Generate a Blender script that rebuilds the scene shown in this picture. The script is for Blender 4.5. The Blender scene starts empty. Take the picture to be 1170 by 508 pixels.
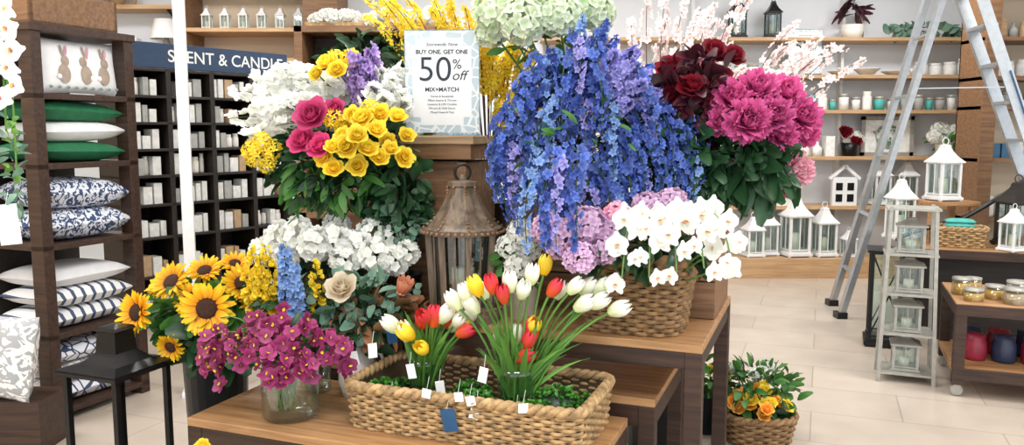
import bpy, math, numpy as np
rng=np.random.default_rng(11)
U=lambda a,b:float(rng.uniform(a,b))
# ------------------------------------------------------------ materials
def lin(h):
    h=h.lstrip('#'); c=[int(h[i:i+2],16)/255 for i in (0,2,4)]
    return tuple([x/12.92 if x<=.04045 else ((x+.055)/1.055)**2.4 for x in c]+[1])
MNAMES=[];MOBJ={}
def reg(name,m):
    MNAMES.append(name);MOBJ[name]=m
def newmat(name):
    m=bpy.data.materials.new(name);m.use_nodes=True
    nt=m.node_tree;b=nt.nodes['Principled BSDF'];return m,nt,b
def plain(name,c,rough=.5,metal=0,var=.12,scale=25,bump=0):
    m,nt,b=newmat(name);c=lin(c)
    tc=nt.nodes.new('ShaderNodeTexCoord');n=nt.nodes.new('ShaderNodeTexNoise');n.inputs['Scale'].default_value=scale
    nt.links.new(tc.outputs['Object'],n.inputs['Vector'])
    r=nt.nodes.new('ShaderNodeValToRGB')
    r.color_ramp.elements[0].position=.3;r.color_ramp.elements[1].position=.7
    r.color_ramp.elements[0].color=tuple(x*(1-var) for x in c[:3])+(1,)
    r.color_ramp.elements[1].color=tuple(min(1,x*(1+var)) for x in c[:3])+(1,)
    nt.links.new(n.outputs['Fac'],r.inputs['Fac']);nt.links.new(r.outputs['Color'],b.inputs['Base Color'])
    b.inputs['Roughness'].default_value=rough;b.inputs['Metallic'].default_value=metal
    if bump:
        bp=nt.nodes.new('ShaderNodeBump');bp.inputs['Strength'].default_value=bump
        nt.links.new(n.outputs['Fac'],bp.inputs['Height']);nt.links.new(bp.outputs['Normal'],b.inputs['Normal'])
    reg(name,m)
def wood(name,c0,c1,s=(2,30,30),rough=.5):
    m,nt,b=newmat(name)
    tc=nt.nodes.new('ShaderNodeTexCoord');mp=nt.nodes.new('ShaderNodeMapping');mp.inputs['Scale'].default_value=s
    n=nt.nodes.new('ShaderNodeTexNoise');n.inputs['Scale'].default_value=1.6;n.inputs['Detail'].default_value=6;n.inputs['Distortion'].default_value=.6
    r=nt.nodes.new('ShaderNodeValToRGB');r.color_ramp.elements[0].position=.32;r.color_ramp.elements[1].position=.68
    r.color_ramp.elements[0].color=lin(c0);r.color_ramp.elements[1].color=lin(c1)
    nt.links.new(tc.outputs['Object'],mp.inputs['Vector']);nt.links.new(mp.outputs['Vector'],n.inputs['Vector'])
    nt.links.new(n.outputs['Fac'],r.inputs['Fac']);nt.links.new(r.outputs['Color'],b.inputs['Base Color'])
    b.inputs['Roughness'].default_value=rough
    bp=nt.nodes.new('ShaderNodeBump');bp.inputs['Strength'].default_value=.15
    nt.links.new(n.outputs['Fac'],bp.inputs['Height']);nt.links.new(bp.outputs['Normal'],b.inputs['Normal'])
    reg(name,m)
def pet(name,c0,c1,tr=.22,rough=.55,vv=.22):
    m,nt,b=newmat(name);L=nt.links.new
    at=nt.nodes.new('ShaderNodeAttribute');at.attribute_name='tt'
    ar=nt.nodes.new('ShaderNodeAttribute');ar.attribute_name='rr'
    r=nt.nodes.new('ShaderNodeValToRGB');r.color_ramp.elements[0].color=lin(c0);r.color_ramp.elements[1].color=lin(c1)
    r.color_ramp.elements[0].position=.1;r.color_ramp.elements[1].position=.75
    L(at.outputs['Fac'],r.inputs['Fac'])
    mr=nt.nodes.new('ShaderNodeMapRange');mr.inputs['To Min'].default_value=1-vv;mr.inputs['To Max'].default_value=1+vv
    L(ar.outputs['Fac'],mr.inputs['Value'])
    hs=nt.nodes.new('ShaderNodeHueSaturation');L(r.outputs['Color'],hs.inputs['Color']);L(mr.outputs['Result'],hs.inputs['Value'])
    L(hs.outputs['Color'],b.inputs['Base Color']);b.inputs['Roughness'].default_value=rough
    t=nt.nodes.new('ShaderNodeBsdfTranslucent');L(hs.outputs['Color'],t.inputs['Color'])
    mx=nt.nodes.new('ShaderNodeMixShader');mx.inputs['Fac'].default_value=tr
    L(b.outputs['BSDF'],mx.inputs[1]);L(t.outputs['BSDF'],mx.inputs[2]);L(mx.outputs['Shader'],nt.nodes['Material Output'].inputs['Surface'])
    reg(name,m)
def glass(name,tint='f4fbfa',refl=.12):
    m,nt,b=newmat(name);L=nt.links.new
    tr=nt.nodes.new('ShaderNodeBsdfTransparent');tr.inputs['Color'].default_value=lin(tint)
    g=nt.nodes.new('ShaderNodeBsdfGlossy');g.inputs['Roughness'].default_value=.05
    fr=nt.nodes.new('ShaderNodeLayerWeight');fr.inputs['Blend'].default_value=.25
    mr=nt.nodes.new('ShaderNodeMapRange');mr.inputs['To Min'].default_value=refl*.5;mr.inputs['To Max'].default_value=.6
    L(fr.outputs['Facing'],mr.inputs['Value'])
    mx=nt.nodes.new('ShaderNodeMixShader');L(mr.outputs['Result'],mx.inputs['Fac']);L(tr.outputs['BSDF'],mx.inputs[1]);L(g.outputs['BSDF'],mx.inputs[2])
    L(mx.outputs['Shader'],nt.nodes['Material Output'].inputs['Surface']);reg(name,m)
def pattern(name,c0,c1,kind,scale):
    m,nt,b=newmat(name);L=nt.links.new
    tc=nt.nodes.new('ShaderNodeTexCoord')
    r=nt.nodes.new('ShaderNodeValToRGB');r.color_ramp.interpolation='CONSTANT'
    r.color_ramp.elements[0].color=lin(c0);r.color_ramp.elements[1].color=lin(c1)
    if kind=='noise':
        n=nt.nodes.new('ShaderNodeTexNoise');n.inputs['Scale'].default_value=scale;n.inputs['Distortion'].default_value=2.5;n.inputs['Detail'].default_value=1;r.color_ramp.elements[1].position=.5
    elif kind=='vor':
        n=nt.nodes.new('ShaderNodeTexVoronoi');n.feature='DISTANCE_TO_EDGE';n.inputs['Scale'].default_value=scale;r.color_ramp.elements[1].position=.06
    else:
        n=nt.nodes.new('ShaderNodeTexWave');n.inputs['Scale'].default_value=scale;n.bands_direction='Y';r.color_ramp.elements[1].position=.25
    L(tc.outputs['Object'],n.inputs['Vector']);L(n.outputs[0] if kind=='vor' else n.outputs['Fac'],r.inputs['Fac'])
    L(r.outputs['Color'],b.inputs['Base Color']);b.inputs['Roughness'].default_value=.9;reg(name,m)

wood('wood_dark','#2a1b14','#483124');wood('wood_top','#946a43','#c09466');wood('wood_mid','#6b4a31','#8f6b4a')
wood('wood_crate','#6c4c35','#967252');wood('wood_shelf','#b08a62','#c9a77e');wood('wood_grey','#4b4035','#85725f',(30,30,4))
wood('wood_black','#17120f','#2a211c');wood('wood_slab','#8d6f50','#b59c7c')
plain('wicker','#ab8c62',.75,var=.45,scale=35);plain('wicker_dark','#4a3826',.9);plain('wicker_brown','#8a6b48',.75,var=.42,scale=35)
plain('white_paint','#e9eaea',.45,var=.04);plain('black_metal','#17181a',.35,.4);plain('black_plastic','#0d0f12',.35)
plain('steel','#b7bcc0',.3,.6,var=.08);plain('silver','#a9a79f',.45,.35);plain('candle','#f3ecd9',.6,var=.03)
plain('paper','#f2f3f2',.7,var=.02);plain('sign_blue','#a8bcc4',.6,var=.05);plain('ink','#2b3540',.7);plain('navy','#27405f',.6)
plain('tag_blue','#1d4f7a',.5);plain('ceramic','#eeeae2',.2,var=.03);plain('bucket_dark','#20262b',.35,.3)
plain('disc_brown','#3a2013',.9,var=.5,scale=150,bump=.6);plain('stem','#5d8340',.5);plain('stem_dark','#2c4a22',.6);plain('twig','#5a4334',.8)
plain('pil_white','#e8e8ea',.9,var=.04);plain('pil_green','#1f6b45',.85);plain('pil_grey','#9aa0a4',.9);plain('bunny','#a39384',.9);plain('bunny_pink','#c99aa5',.9)
pattern('pil_navy','#3b4c70','#dfe3ec','noise',22);pattern('pil_stripe','#4a5674','#eceded','wave',5);pattern('pil_floral','#a6a8aa','#eceae6','noise',12)
pattern('pil_lattice','#39476a','#e6e8ee','vor',16);pattern('signpat','#f0f3f4','#c3d2d8','vor',22)
plain('pkg_white','#e6e7e4',.6);plain('pkg_grey','#a8aaa6',.6);plain('pkg_green','#7d9a86',.6);plain('pkg_tan','#b89b7a',.6);plain('pkg_orange','#d2803a',.6)
plain('pkg_blue','#3f6f8f',.5);plain('pkg_teal','#4fb0a8',.6);plain('pkg_red','#8f2338',.4);plain('jar_amber','#c99b4a',.3);plain('pkg_navy','#28324e',.4)
glass('glass');glass('glass_dim','cfdcdc',.25)
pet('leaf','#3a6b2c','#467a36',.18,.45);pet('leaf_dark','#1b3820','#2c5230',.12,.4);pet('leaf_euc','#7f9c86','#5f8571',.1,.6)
pet('leaf_bright','#5f8f3c','#6fa048',.2,.4);pet('leaf_box','#2e6b22','#4f9432',.15,.4);pet('leaf_burg','#2a1018','#4b1a28',.1,.5);pet('leaf_rust','#5d5236','#9a6a48',.1,.6)
pet('p_white','#f2f5e8','#fefefc',.35,vv=.04);pet('p_cream','#e2c9a0','#f3e6cd');pet('p_yellow','#f2cc1c','#fbe64a',vv=.12);pet('p_rose_y','#f3bf1c','#fce64c',vv=.1)
pet('p_sun','#ee9a00','#fbd022',vv=.12);pet('p_magenta','#b02a74','#e069a6',vv=.15);pet('p_pink','#e08aa8','#f5b9c9');pet('p_red','#5a0a18','#8c1a2c')
pet('p_hotrose','#b8205c','#dc5088');pet('p_blue','#3d58a8','#5d79c6',vv=.3);pet('p_blue2','#5b82c4','#8aacdd',vv=.25);pet('p_blue3','#2f458e','#455eae',vv=.3);pet('p_peri','#7b76c2','#aca8e2');pet('p_purple','#9270bc','#bfa4de')
pet('p_lilac','#bb8cba','#e2c2de',vv=.12);pet('p_green_h','#bcd6a2','#e9efdc',vv=.1);pet('p_orchid','#7c1c54','#a0346c');pet('p_tred','#e8651f','#e03444')
pet('p_orange','#ee9a26','#fcc058');pet('p_blossom','#f0cfd0','#fdf8f5',.3,vv=.05);pet('p_protea','#c9542c','#e89a78');pet('p_twhite','#dfe9b0','#fbfaf2',vv=.04);pet('p_tyel','#f3c400','#ffe640',vv=.08)
pet('p_lip','#b04a80','#f0c850')
plain('wall_paint','#e4e8ee',.8,var=.03,scale=3);plain('wall_warm','#d5c4ac',.8,var=.04,scale=3);plain('ceil','#f1f1ee',.8,var=.02,scale=3)
def MI(n): return MNAMES.index(n)
# ------------------------------------------------------------ geometry core (all quads)
def tpl(V,F,mat,T=None,S=True):
    V=np.asarray(V,float).reshape(-1,3);F=np.asarray(F,int).reshape(-1,4)
    return (V,F,np.full(len(F),MI(mat)),np.zeros(len(V)) if T is None else np.asarray(T,float),np.full(len(F),S))
def xf(t,M):
    return (t[0]@M[:3,:3].T+M[:3,3],)+t[1:]
def merge(ts):
    o=0;F=[]
    for t in ts: F.append(t[1]+o);o+=len(t[0])
    return (np.concatenate([t[0] for t in ts]),np.concatenate(F),np.concatenate([t[2] for t in ts]),np.concatenate([t[3] for t in ts]),np.concatenate([t[4] for t in ts]))
def RX(a):
    c,s=math.cos(a),math.sin(a);M=np.eye(4);M[1:3,1:3]=[[c,-s],[s,c]];return M
def RZ(a):
    c,s=math.cos(a),math.sin(a);M=np.eye(4);M[:2,:2]=[[c,-s],[s,c]];return M
def RY(a):
    c,s=math.cos(a),math.sin(a);M=np.eye(4);M[0,0]=c;M[0,2]=s;M[2,0]=-s;M[2,2]=c;return M
def TL(x,y,z):
    M=np.eye(4);M[:3,3]=(x,y,z);return M
def SC(x,y=None,z=None):
    if y is None:y=z=x
    M=np.eye(4);M[0,0]=x;M[1,1]=y;M[2,2]=z;return M
def nrm(v):
    v=np.asarray(v,float);l=np.linalg.norm(v);return v/l if l>1e-9 else np.array([0,0,1.])
def AIM(p,d,s=1,spin=0):
    z=nrm(d);a=np.array([0,0,1.]) if abs(z[2])<.95 else np.array([0,1.,0]);x=nrm(np.cross(a,z));y=np.cross(z,x)
    M=np.eye(4);M[:3,0]=x;M[:3,1]=y;M[:3,2]=z;M=M@RZ(spin)@SC(s);M[:3,3]=p;return M
BF=[(0,3,2,1),(4,5,6,7),(0,1,5,4),(1,2,6,5),(2,3,7,6),(3,0,4,7)]
def box(x0,x1,y0,y1,z0,z1,mat):
    return tpl([(x0,y0,z0),(x1,y0,z0),(x1,y1,z0),(x0,y1,z0),(x0,y0,z1),(x1,y0,z1),(x1,y1,z1),(x0,y1,z1)],BF,mat,S=False)
def beam(p,q,w,d,mat):
    p=np.array(p,float);q=np.array(q,float);L=np.linalg.norm(q-p)
    return xf(box(-w/2,w/2,-d/2,d/2,0,L,mat),AIM(p,q-p))
def gridF(n,m,cn=False,cm=False):
    F=[]
    for i in range(n if cn else n-1):
        for j in range(m if cm else m-1):
            a=i*m+j;b=i*m+(j+1)%m;c=((i+1)%n)*m+(j+1)%m;d=((i+1)%n)*m+j;F.append((a,b,c,d))
    return F
def lathe(prof,mat,n=20,flat=False):
    V=[];T=[]
    for r,z in prof:
        r=max(r,1e-4)
        for k in range(n):
            a=2*math.pi*k/n;V.append((r*math.cos(a),r*math.sin(a),z));T.append(0)
    return tpl(V,gridF(len(prof),n,cm=True),mat,T,not flat)
def tube(P,r,mat,sides=6,closed=False,r1=None):
    P=np.asarray(P,float);n=len(P)
    if closed: tg=np.roll(P,-1,0)-np.roll(P,1,0)
    else: tg=np.gradient(P,axis=0)
    tg/=np.linalg.norm(tg,axis=1,keepdims=True)+1e-12
    up=np.tile([0,0,1.],(n,1))
    if np.abs(tg[:,2]).max()>.97: up[:]=[.1,1.,.05]
    s=np.cross(tg,up);s/=np.linalg.norm(s,axis=1,keepdims=True)+1e-12;u=np.cross(s,tg)
    R=np.full(n,r) if r1 is None else np.linspace(r,r1,n)
    a=np.arange(sides)*2*math.pi/sides
    V=P[:,None]+R[:,None,None]*(np.cos(a)[None,:,None]*s[:,None]+np.sin(a)[None,:,None]*u[:,None])
    return tpl(V.reshape(-1,3),gridF(n,sides,closed,True),mat)
def bez(a,b,c,n=9):
    t=np.linspace(0,1,n)[:,None];a,b,c=map(lambda q:np.asarray(q,float),(a,b,c));return (1-t)**2*a+2*t*(1-t)*b+t*t*c
class MB:
    def __init__(s): s.t=[];s.r=[]
    def add(s,t,M=None,r=None):
        if M is not None:t=xf(t,M)
        s.t.append(t);s.r.append(np.full(len(t[0]),rng.random() if r is None else r));return s
    def build(s,name,loc=(0,0,0),rz=0,bevel=0,origin=None,parent=None):
        V,F,m,T,S=merge(s.t);R=np.concatenate(s.r)
        if origin is not None: V=V-np.array(origin);loc=origin
        me=bpy.data.meshes.new(name);n=len(V);k=len(F)
        me.vertices.add(n);me.vertices.foreach_set('co',V.astype(np.float32).ravel())
        me.loops.add(4*k);me.loops.foreach_set('vertex_index',F.astype(np.int32).ravel())
        me.polygons.add(k);me.polygons.foreach_set('loop_start',np.arange(0,4*k,4,dtype=np.int32))
        uq,inv=np.unique(m,return_inverse=True)
        for q in uq: me.materials.append(MOBJ[MNAMES[q]])
        me.polygons.foreach_set('material_index',inv.astype(np.int32).ravel());me.polygons.foreach_set('use_smooth',S)
        for nm,arr in (('tt',T),('rr',R)):
            a=me.attributes.new(nm,'FLOAT','POINT');a.data.foreach_set('value',arr.astype(np.float32))
        me.update(calc_edges=True);me.validate()
        o=bpy.data.objects.new(name,me);o.location=loc;o.rotation_euler=(0,0,rz);bpy.context.collection.objects.link(o)
        if bevel:
            b=o.modifiers.new('bevel','BEVEL');b.width=bevel;b.segments=2;b.limit_method='ANGLE'
        if parent:o.parent=parent
        return o
# ------------------------------------------------------------ flower templates (unit radius)
def petal(L,W,mat,curl=.5,cup=.25,nu=4,nv=2,shape=.75,ruf=0):
    V=[];T=[];ph=U(0,6)
    for i in range(nu+1):
        u=i/nu;w=W*max(.04,math.sin(math.pi*(.06+.84*u**shape)))
        if abs(curl)>1e-3: y=L*math.sin(curl*u)/curl;z=L*(1-math.cos(curl*u))/curl
        else: y=L*u;z=0
        for j in range(nv+1):
            q=2*j/nv-1;V.append((w*q,y+ruf*.6*u*math.cos(q*5+ph),z+cup*w*q*q+ruf*u*math.sin(q*4+i+ph)));T.append(u)
    return tpl(V,gridF(nu+1,nv+1),mat,T)
def whorl(p,n,el,off=0,r0=0,z0=0,s=1,jit=0):
    return [xf(p,RZ(off+2*math.pi*k/n+U(-jit,jit))@TL(0,r0,z0)@RX(el+U(-jit,jit)*.5)@SC(s*(1+U(-jit,jit)*.5))) for k in range(n)]
def rose(mat):
    ts=[]
    ts+=whorl(petal(.75,.42,mat,.9,.7),3,1.05,0,.02,0)
    ts+=whorl(petal(.85,.5,mat,1.0,.5),4,.8,.4,.05,0,jit=.1)
    ts+=whorl(petal(.95,.52,mat,.9,.4),5,.5,.9,.08,0,jit=.12)
    ts+=whorl(petal(1.05,.55,mat,.5,.3),6,.22,.2,.08,0,jit=.15)
    return merge(ts)
def peony(mat):
    ts=[]
    for k,(n,e,L) in enumerate([(6,1.3,.68),(8,1.08,.82),(10,.82,.92),(11,.52,1.0),(11,.22,1.0),(10,-.08,.95),(8,-.4,.85)]):
        for q in range(n): ts.append(xf(petal(L,U(.28,.36),mat,.65,.5,5,5,.5,.075),RZ(k*.7+2*math.pi*q/n+U(-.25,.25))@TL(0,.05,0)@RX(e+U(-.18,.18))@SC(U(.88,1.08))))
    return merge(ts)
def floret(mat,n=4,W=.42,curl=.3,el=.25,eye=None,nu=2):
    ts=whorl(petal(1,W,mat,curl,.2,nu,2),n,el,0,.03,0,jit=.1)
    if eye: ts.append(xf(lathe([(0,.2),(.16,.12),(.18,0)],eye,6),TL(0,0,0)))
    return merge(ts)
def fib(n):
    i=np.arange(n)+.5;ph=np.arccos(1-2*i/n);th=math.pi*(1+5**.5)*i
    return np.stack([np.cos(th)*np.sin(ph),np.sin(th)*np.sin(ph),np.cos(ph)],1)
def ball(ft,n=75,fs=.24,sq=.85):
    ts=[]
    for d in fib(n):
        d=d+rng.normal(0,.08,3);p=nrm(d)*U(.78,.92);p[2]*=sq
        if p[2]<-.55: continue
        ts.append(xf(ft,AIM(p,d+rng.normal(0,.2,3),fs*U(.85,1.2),U(0,6))))
    return merge(ts)
def tulip(mat):
    ts=[]
    for k in range(6):
        V=[];T=[];sc=1 if k%2 else .93;a0=k*math.pi/3
        for i in range(7):
            u=i/6;R=.46*math.sin(math.pi*(.1+.74*u))**.75*sc;sp=.62*max(.03,math.sin(math.pi*(.12+.83*u)))**.8*1.25
            for j in range(5):
                q=(j-2)/2;a=a0+sp*q;rr=R*(1+.05*(1-q*q));V.append((rr*math.cos(a),rr*math.sin(a),u*1.35-.06*q*q));T.append(u)
        ts.append(tpl(V,gridF(7,5),mat,T))
    return merge(ts)
def sunflower():
    ts=[lathe([(0,.16),(.15,.17),(.28,.13),(.36,.05),(.38,0)],'disc_brown',20),xf(lathe([(0,-.1),(.3,-.08),(.42,0)],'stem',14),TL(0,0,-.01))]
    for n,el,off,r0,z0 in((17,.45,0,.34,.02),(19,.18,.16,.34,-.01),(17,-.05,.3,.34,-.03)):
        for k in range(n): ts.append(xf(petal(U(.52,.68),U(.085,.12),'p_sun',U(-.3,.5),.3,4,2,.9),RZ(off+2*math.pi*k/n+U(-.12,.12))@TL(0,r0,z0)@RX(el+U(-.15,.15))))
    return merge(ts)
def orchid(mat,lip='p_lip'):
    big=petal(.85,.62,mat,.25,.12,4,2,.55);se=petal(.95,.33,mat,.2,.15,3,2)
    ts=[xf(big,RZ(a)@RX(.12)) for a in (1.45,-1.45)]+[xf(se,RZ(a)@TL(0,0,-.03)@RX(.05)) for a in (0,2.45,-2.45)]
    ts.append(xf(petal(.36,.2,lip,1.2,.6,3,2),RZ(math.pi)@TL(0,0,.04)@RX(.6)))
    return merge(ts)
leafT={}
def leaf(mat,W=.2,curl=-.5,cup=.4):
    k=(mat,W,curl,cup)
    if k not in leafT: leafT[k]=petal(1,W,mat,curl,cup,4,2,.8)
    return leafT[k]
F5w=floret('p_white',5,.52,.3,.2);F5b=floret('p_blue',5,.42);F5b2=floret('p_blue2',5,.42);F5b3=floret('p_blue3',5,.42);F5p=floret('p_peri',5,.45);F5bl=floret('p_blossom',5,.42);F4y=floret('p_yellow',4,.32,.1)
# ------------------------------------------------------------ bouquet helpers
def stem(mb,a,b,r=.0035,mat='stem',bow=.0,n=7):
    a=np.array(a,float);b=np.array(b,float);m=(a+b)/2;m[2]+=.12*np.linalg.norm((b-a)[:2])+bow
    P=bez(a,m,b,n);mb.add(tube(P,r,mat,5));return P
def head(mb,t,p,d,s,base=None,mat='stem',r=.0035):
    p=np.array(p,float)
    if base is not None: stem(mb,base,p-nrm(d)*s*.1,r,mat)
    mb.add(t,AIM(p,d,s,U(0,6)))
def foliage(mb,c,R,n,size,mat='leaf',W=.2,flat=.0,base=None,lo=.3,front=False):
    lf=leaf(mat,W)
    for k in range(n):
        d=nrm(rng.normal(0,1,3))
        if front and d[1]>.3:d[1]*=-1
        q=U(lo,1)**.5;p=np.array(c)+d*np.array(R)*q
        dd=nrm(d+rng.normal(0,.5,3)+np.array([0,0,-flat]))
        y=dd;z=nrm(np.cross(y,rng.normal(0,1,3)));
        if z[2]<0:z=-z
        x=np.cross(y,z);s=size*U(.6,1.3);M=np.eye(4);M[:3,0]=x*s;M[:3,1]=y*s;M[:3,2]=z*s;M[:3,3]=p-dd*s*.3
        mb.add(lf,M)
        if base is not None and k%5==0: mb.add(tube(bez(base,(np.array(base)+p)/2+[0,0,.04],p,5),.0022,'stem_dark',4))
def spike(mb,P,ft,n,s0,s1,rad,start=.35,mats='stem_dark',r=.003):
    mb.add(tube(P,r,mats,5,r1=r*.5));P=np.asarray(P);m=len(P)
    for k in range(n):
        u=start+(1-start)*(k+U(0,.8))/n;f=min(u,.999)*(m-1);i=int(f);p=P[i]+(P[min(i+1,m-1)]-P[i])*(f-i)
        tg=nrm(P[min(i+1,m-1)]-P[i]);q=(u-start)/(1-start);d=nrm(np.cross(tg,rng.normal(0,1,3)))
        s=s0+(s1-s0)*q;mb.add(ft,AIM(p+d*rad*(1-.7*q),d+tg*.35+rng.normal(0,.15,3),s*U(.8,1.2),U(0,6)))
def bucket(mb,p,r,h,mat='bucket_dark',f=1.15):
    mb.add(lathe([(0,0.002),(r,0),(r*f,h),(r*f+.006,h),(r*f+.006,h-.006),(r*f-.004,h-.004),(r*.97,.01),(0,.012)],mat,24),TL(*p))
def vase(mb,p,r,h,mat='glass'):
    mb.add(lathe([(0,.001),(r*.9,.0),(r,.012),(r,h*.75),(r*.94,h*.9),(r*.97,h),(r*.94,h),(r*.9,h*.9),(r*.95,h*.7),(r*.95,.02),(0,.02)],mat,28),TL(*p))
def perim(a,b,n,N):
    th=np.linspace(0,2*math.pi,3001);c,s=np.cos(th),np.sin(th)
    p=np.stack([a*np.sign(c)*np.abs(c)**(2/n),b*np.sign(s)*np.abs(s)**(2/n)],1);L=np.r_[0,np.cumsum(np.linalg.norm(np.diff(p,axis=0),axis=1))]
    q=np.linspace(0,L[-1],N,endpoint=False);x=np.interp(q,L,p[:,0]);y=np.interp(q,L,p[:,1]);P=np.stack([x,y],1)
    t=np.roll(P,-1,0)-np.roll(P,1,0);t/=np.linalg.norm(t,axis=1,keepdims=True);return P,np.stack([t[:,1],-t[:,0]],1)
def wicker(mb,a,b,h,flare,rows,nst,n=7,mat='wicker',M=None,rim=1.0):
    N=nst*4;P,Nn=perim(a,b,n,N);rt=h/rows*.56;amp=rt*.9;M=np.eye(4) if M is None else M
    for i in range(rows):
        z=h*(i+.5)/rows;sc=1+flare*z/h;k=np.arange(N);q=P*sc+Nn*(amp*np.sin(math.pi*k/4*1.0+math.pi*i))[:,None]
        mb.add(xf(tube(np.c_[q,np.full(N,z)],rt,mat,6,True),M))
    for j in range(0,N,4):
        q0=P[j];q1=P[j]*(1+flare);mb.add(xf(tube([(*q0,0),(*q1,h)],rt*.8,mat,5),M))
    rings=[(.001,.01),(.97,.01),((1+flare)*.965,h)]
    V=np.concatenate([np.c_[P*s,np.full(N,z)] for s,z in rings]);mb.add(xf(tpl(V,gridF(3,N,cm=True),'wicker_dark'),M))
    for ph in (0,math.pi):
        k=np.arange(N);w=2*math.pi*k/8+ph;q=P*(1+flare)+Nn*(rt*.9*rim*np.cos(w))[:,None];mb.add(xf(tube(np.c_[q,h+rt*.3+rt*.9*rim*np.sin(w)],rt*1.25*rim,mat,7,True),M))
def tag(mb,p,w=.028,h=.045,mat='paper',ang=None):
    a=U(-.5,.5) if ang is None else ang
    mb.add(box(-w/2,w/2,-.001,.001,-h,0,mat),TL(*p)@RZ(a)@RY(U(-.25,.25)));mb.add(tube([(p[0],p[1],p[2]),(p[0]+.004,p[1]+.01,p[2]+.04)],.0008,'paper',4))
def lantern(name,loc,w,h,mat,rz=0,d=None,roof=.28,glassy=True,cross=False,ring=True,candle=True,feet=True,prof=None,tk=.09):
    mb=MB();d=d or w;t=w*tk;a=w/2;b=d/2;hb=h*(1-roof)
    if ring: hb=h*(1-roof-.1)
    mb.add(box(-a,a,-b,b,h*.02,h*.06,mat));mb.add(box(-a*.9,a*.9,-b*.9,b*.9,h*.06,h*.085,mat))
    if feet:
        for x in(-1,1):
            for y in(-1,1): mb.add(box(x*a*.85-t/2,x*a*.85+t/2,y*b*.85-t/2,y*b*.85+t/2,0,h*.03,mat))
    for x in(-1,1):
        for y in(-1,1):
            cx,cy=x*(a*.86-t/2),y*(b*.86-t/2);mb.add(box(cx-t/2,cx+t/2,cy-t/2,cy+t/2,h*.08,hb,mat))
    for z in(h*.1,hb-t*.5):
        for s in(-1,1):
            mb.add(box(-a*.8,a*.8,s*(b*.86-t/2)-t*.3,s*(b*.86-t/2)+t*.3,z,z+t*.5,mat));mb.add(box(s*(a*.86-t/2)-t*.3,s*(a*.86-t/2)+t*.3,-b*.8,b*.8,z,z+t*.5,mat))
    for s in(-1,1):
        yy=s*(b*.86-t/2);xx=s*(a*.86-t/2)
        if cross:
            mb.add(beam((-a*.8,yy,h*.1),(a*.8,yy,hb),t*.35,t*.35,mat));mb.add(beam((a*.8,yy,h*.1),(-a*.8,yy,hb),t*.35,t*.35,mat))
            mb.add(beam((xx,-b*.8,h*.1),(xx,b*.8,hb),t*.35,t*.35,mat));mb.add(beam((xx,b*.8,h*.1),(xx,-b*.8,hb),t*.35,t*.35,mat))
        elif prof is None:
            mb.add(box(-t*.2,t*.2,yy-t*.2,yy+t*.2,h*.1,hb,mat));mb.add(box(xx-t*.2,xx+t*.2,-t*.2,t*.2,h*.1,hb,mat))
        if glassy:
            mb.add(box(-a*.8,a*.8,yy-.001,yy+.001,h*.1,hb,'glass'));mb.add(box(xx-.001,xx+.001,-b*.8,b*.8,h*.1,hb,'glass'))
    mb.add(box(-a,a,-b,b,hb,hb+t*.6,mat))
    z0=hb+t*.6;rh=h*roof
    prof=prof or [(1,0),(.93,.06),(.62,.32),(.4,.6),(.3,.8),(.3,.88),(.22,.97),(.02,1)]
    V=[];
    for s,z in prof:
        for x,y in((-1,-1),(1,-1),(1,1),(-1,1)):V.append((x*a*s*.97,y*b*s*.97,z0+z*rh))
    mb.add(tpl(V,gridF(len(prof),4,cm=True),mat,S=False))
    if ring:
        R=w*.13;zc=z0+rh+R*.8;th=np.linspace(0,2*math.pi,20,endpoint=False);mb.add(tube(np.c_[R*np.cos(th),0*th,zc+R*np.sin(th)],w*.018,mat,6,True))
    if candle: mb.add(lathe([(0,.0),(w*.17,0),(w*.17,h*.28),(w*.13,h*.275),(0,h*.27)],'candle',16),TL(0,0,h*.085))
    return mb.build(name,loc,rz)
# ------------------------------------------------------------ room
def quad_obj(name,b,mat,bevel=0): return MB().add(box(*b,mat)).build(name)
m,nt,b=newmat('floor_tile');L=nt.links.new
tc=nt.nodes.new('ShaderNodeTexCoord');mp=nt.nodes.new('ShaderNodeMapping');mp.inputs['Rotation'].default_value=(0,0,math.radians(21))
br=nt.nodes.new('ShaderNodeTexBrick');br.inputs['Scale'].default_value=1;br.inputs['Brick Width'].default_value=.9;br.inputs['Row Height'].default_value=.45;br.inputs['Mortar Size'].default_value=.004
br.inputs['Color1'].default_value=lin('#c6baac');br.inputs['Color2'].default_value=lin('#bcafa1');br.inputs['Mortar'].default_value=lin('#a3988c')
no=nt.nodes.new('ShaderNodeTexNoise');no.inputs['Scale'].default_value=4;no.inputs['Detail'].default_value=8
mx=nt.nodes.new('ShaderNodeMixRGB');mx.blend_type='OVERLAY';mx.inputs['Fac'].default_value=.2
L(tc.outputs['Object'],mp.inputs['Vector']);L(mp.outputs['Vector'],br.inputs['Vector']);L(tc.outputs['Object'],no.inputs['Vector'])
L(br.outputs['Color'],mx.inputs['Color1']);L(no.outputs['Fac'],mx.inputs['Color2']);L(mx.outputs['Color'],b.inputs['Base Color']);b.inputs['Roughness'].default_value=.28
reg('floor_tile',m)
X0,X1,Y0,Y1,H=-5.2,6.2,-2.5,8.8,3.4
quad_obj('floor',(X0,X1,Y0,Y1,-.1,0),'floor_tile');quad_obj('ceiling',(X0,X1,Y0,Y1,H,H+.1),'ceil')
quad_obj('wall_back',(X0,X1,Y1,Y1+.1,0,H),'wall_paint');quad_obj('wall_left',(X0-.1,X0,Y0,Y1,0,H),'wall_warm');quad_obj('wall_right',(X1,X1+.1,Y0,Y1,0,H),'wall_paint')
quad_obj('baseboard_back',(X0,X1,Y1-.02,Y1,0,.12),'white_paint')
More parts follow.
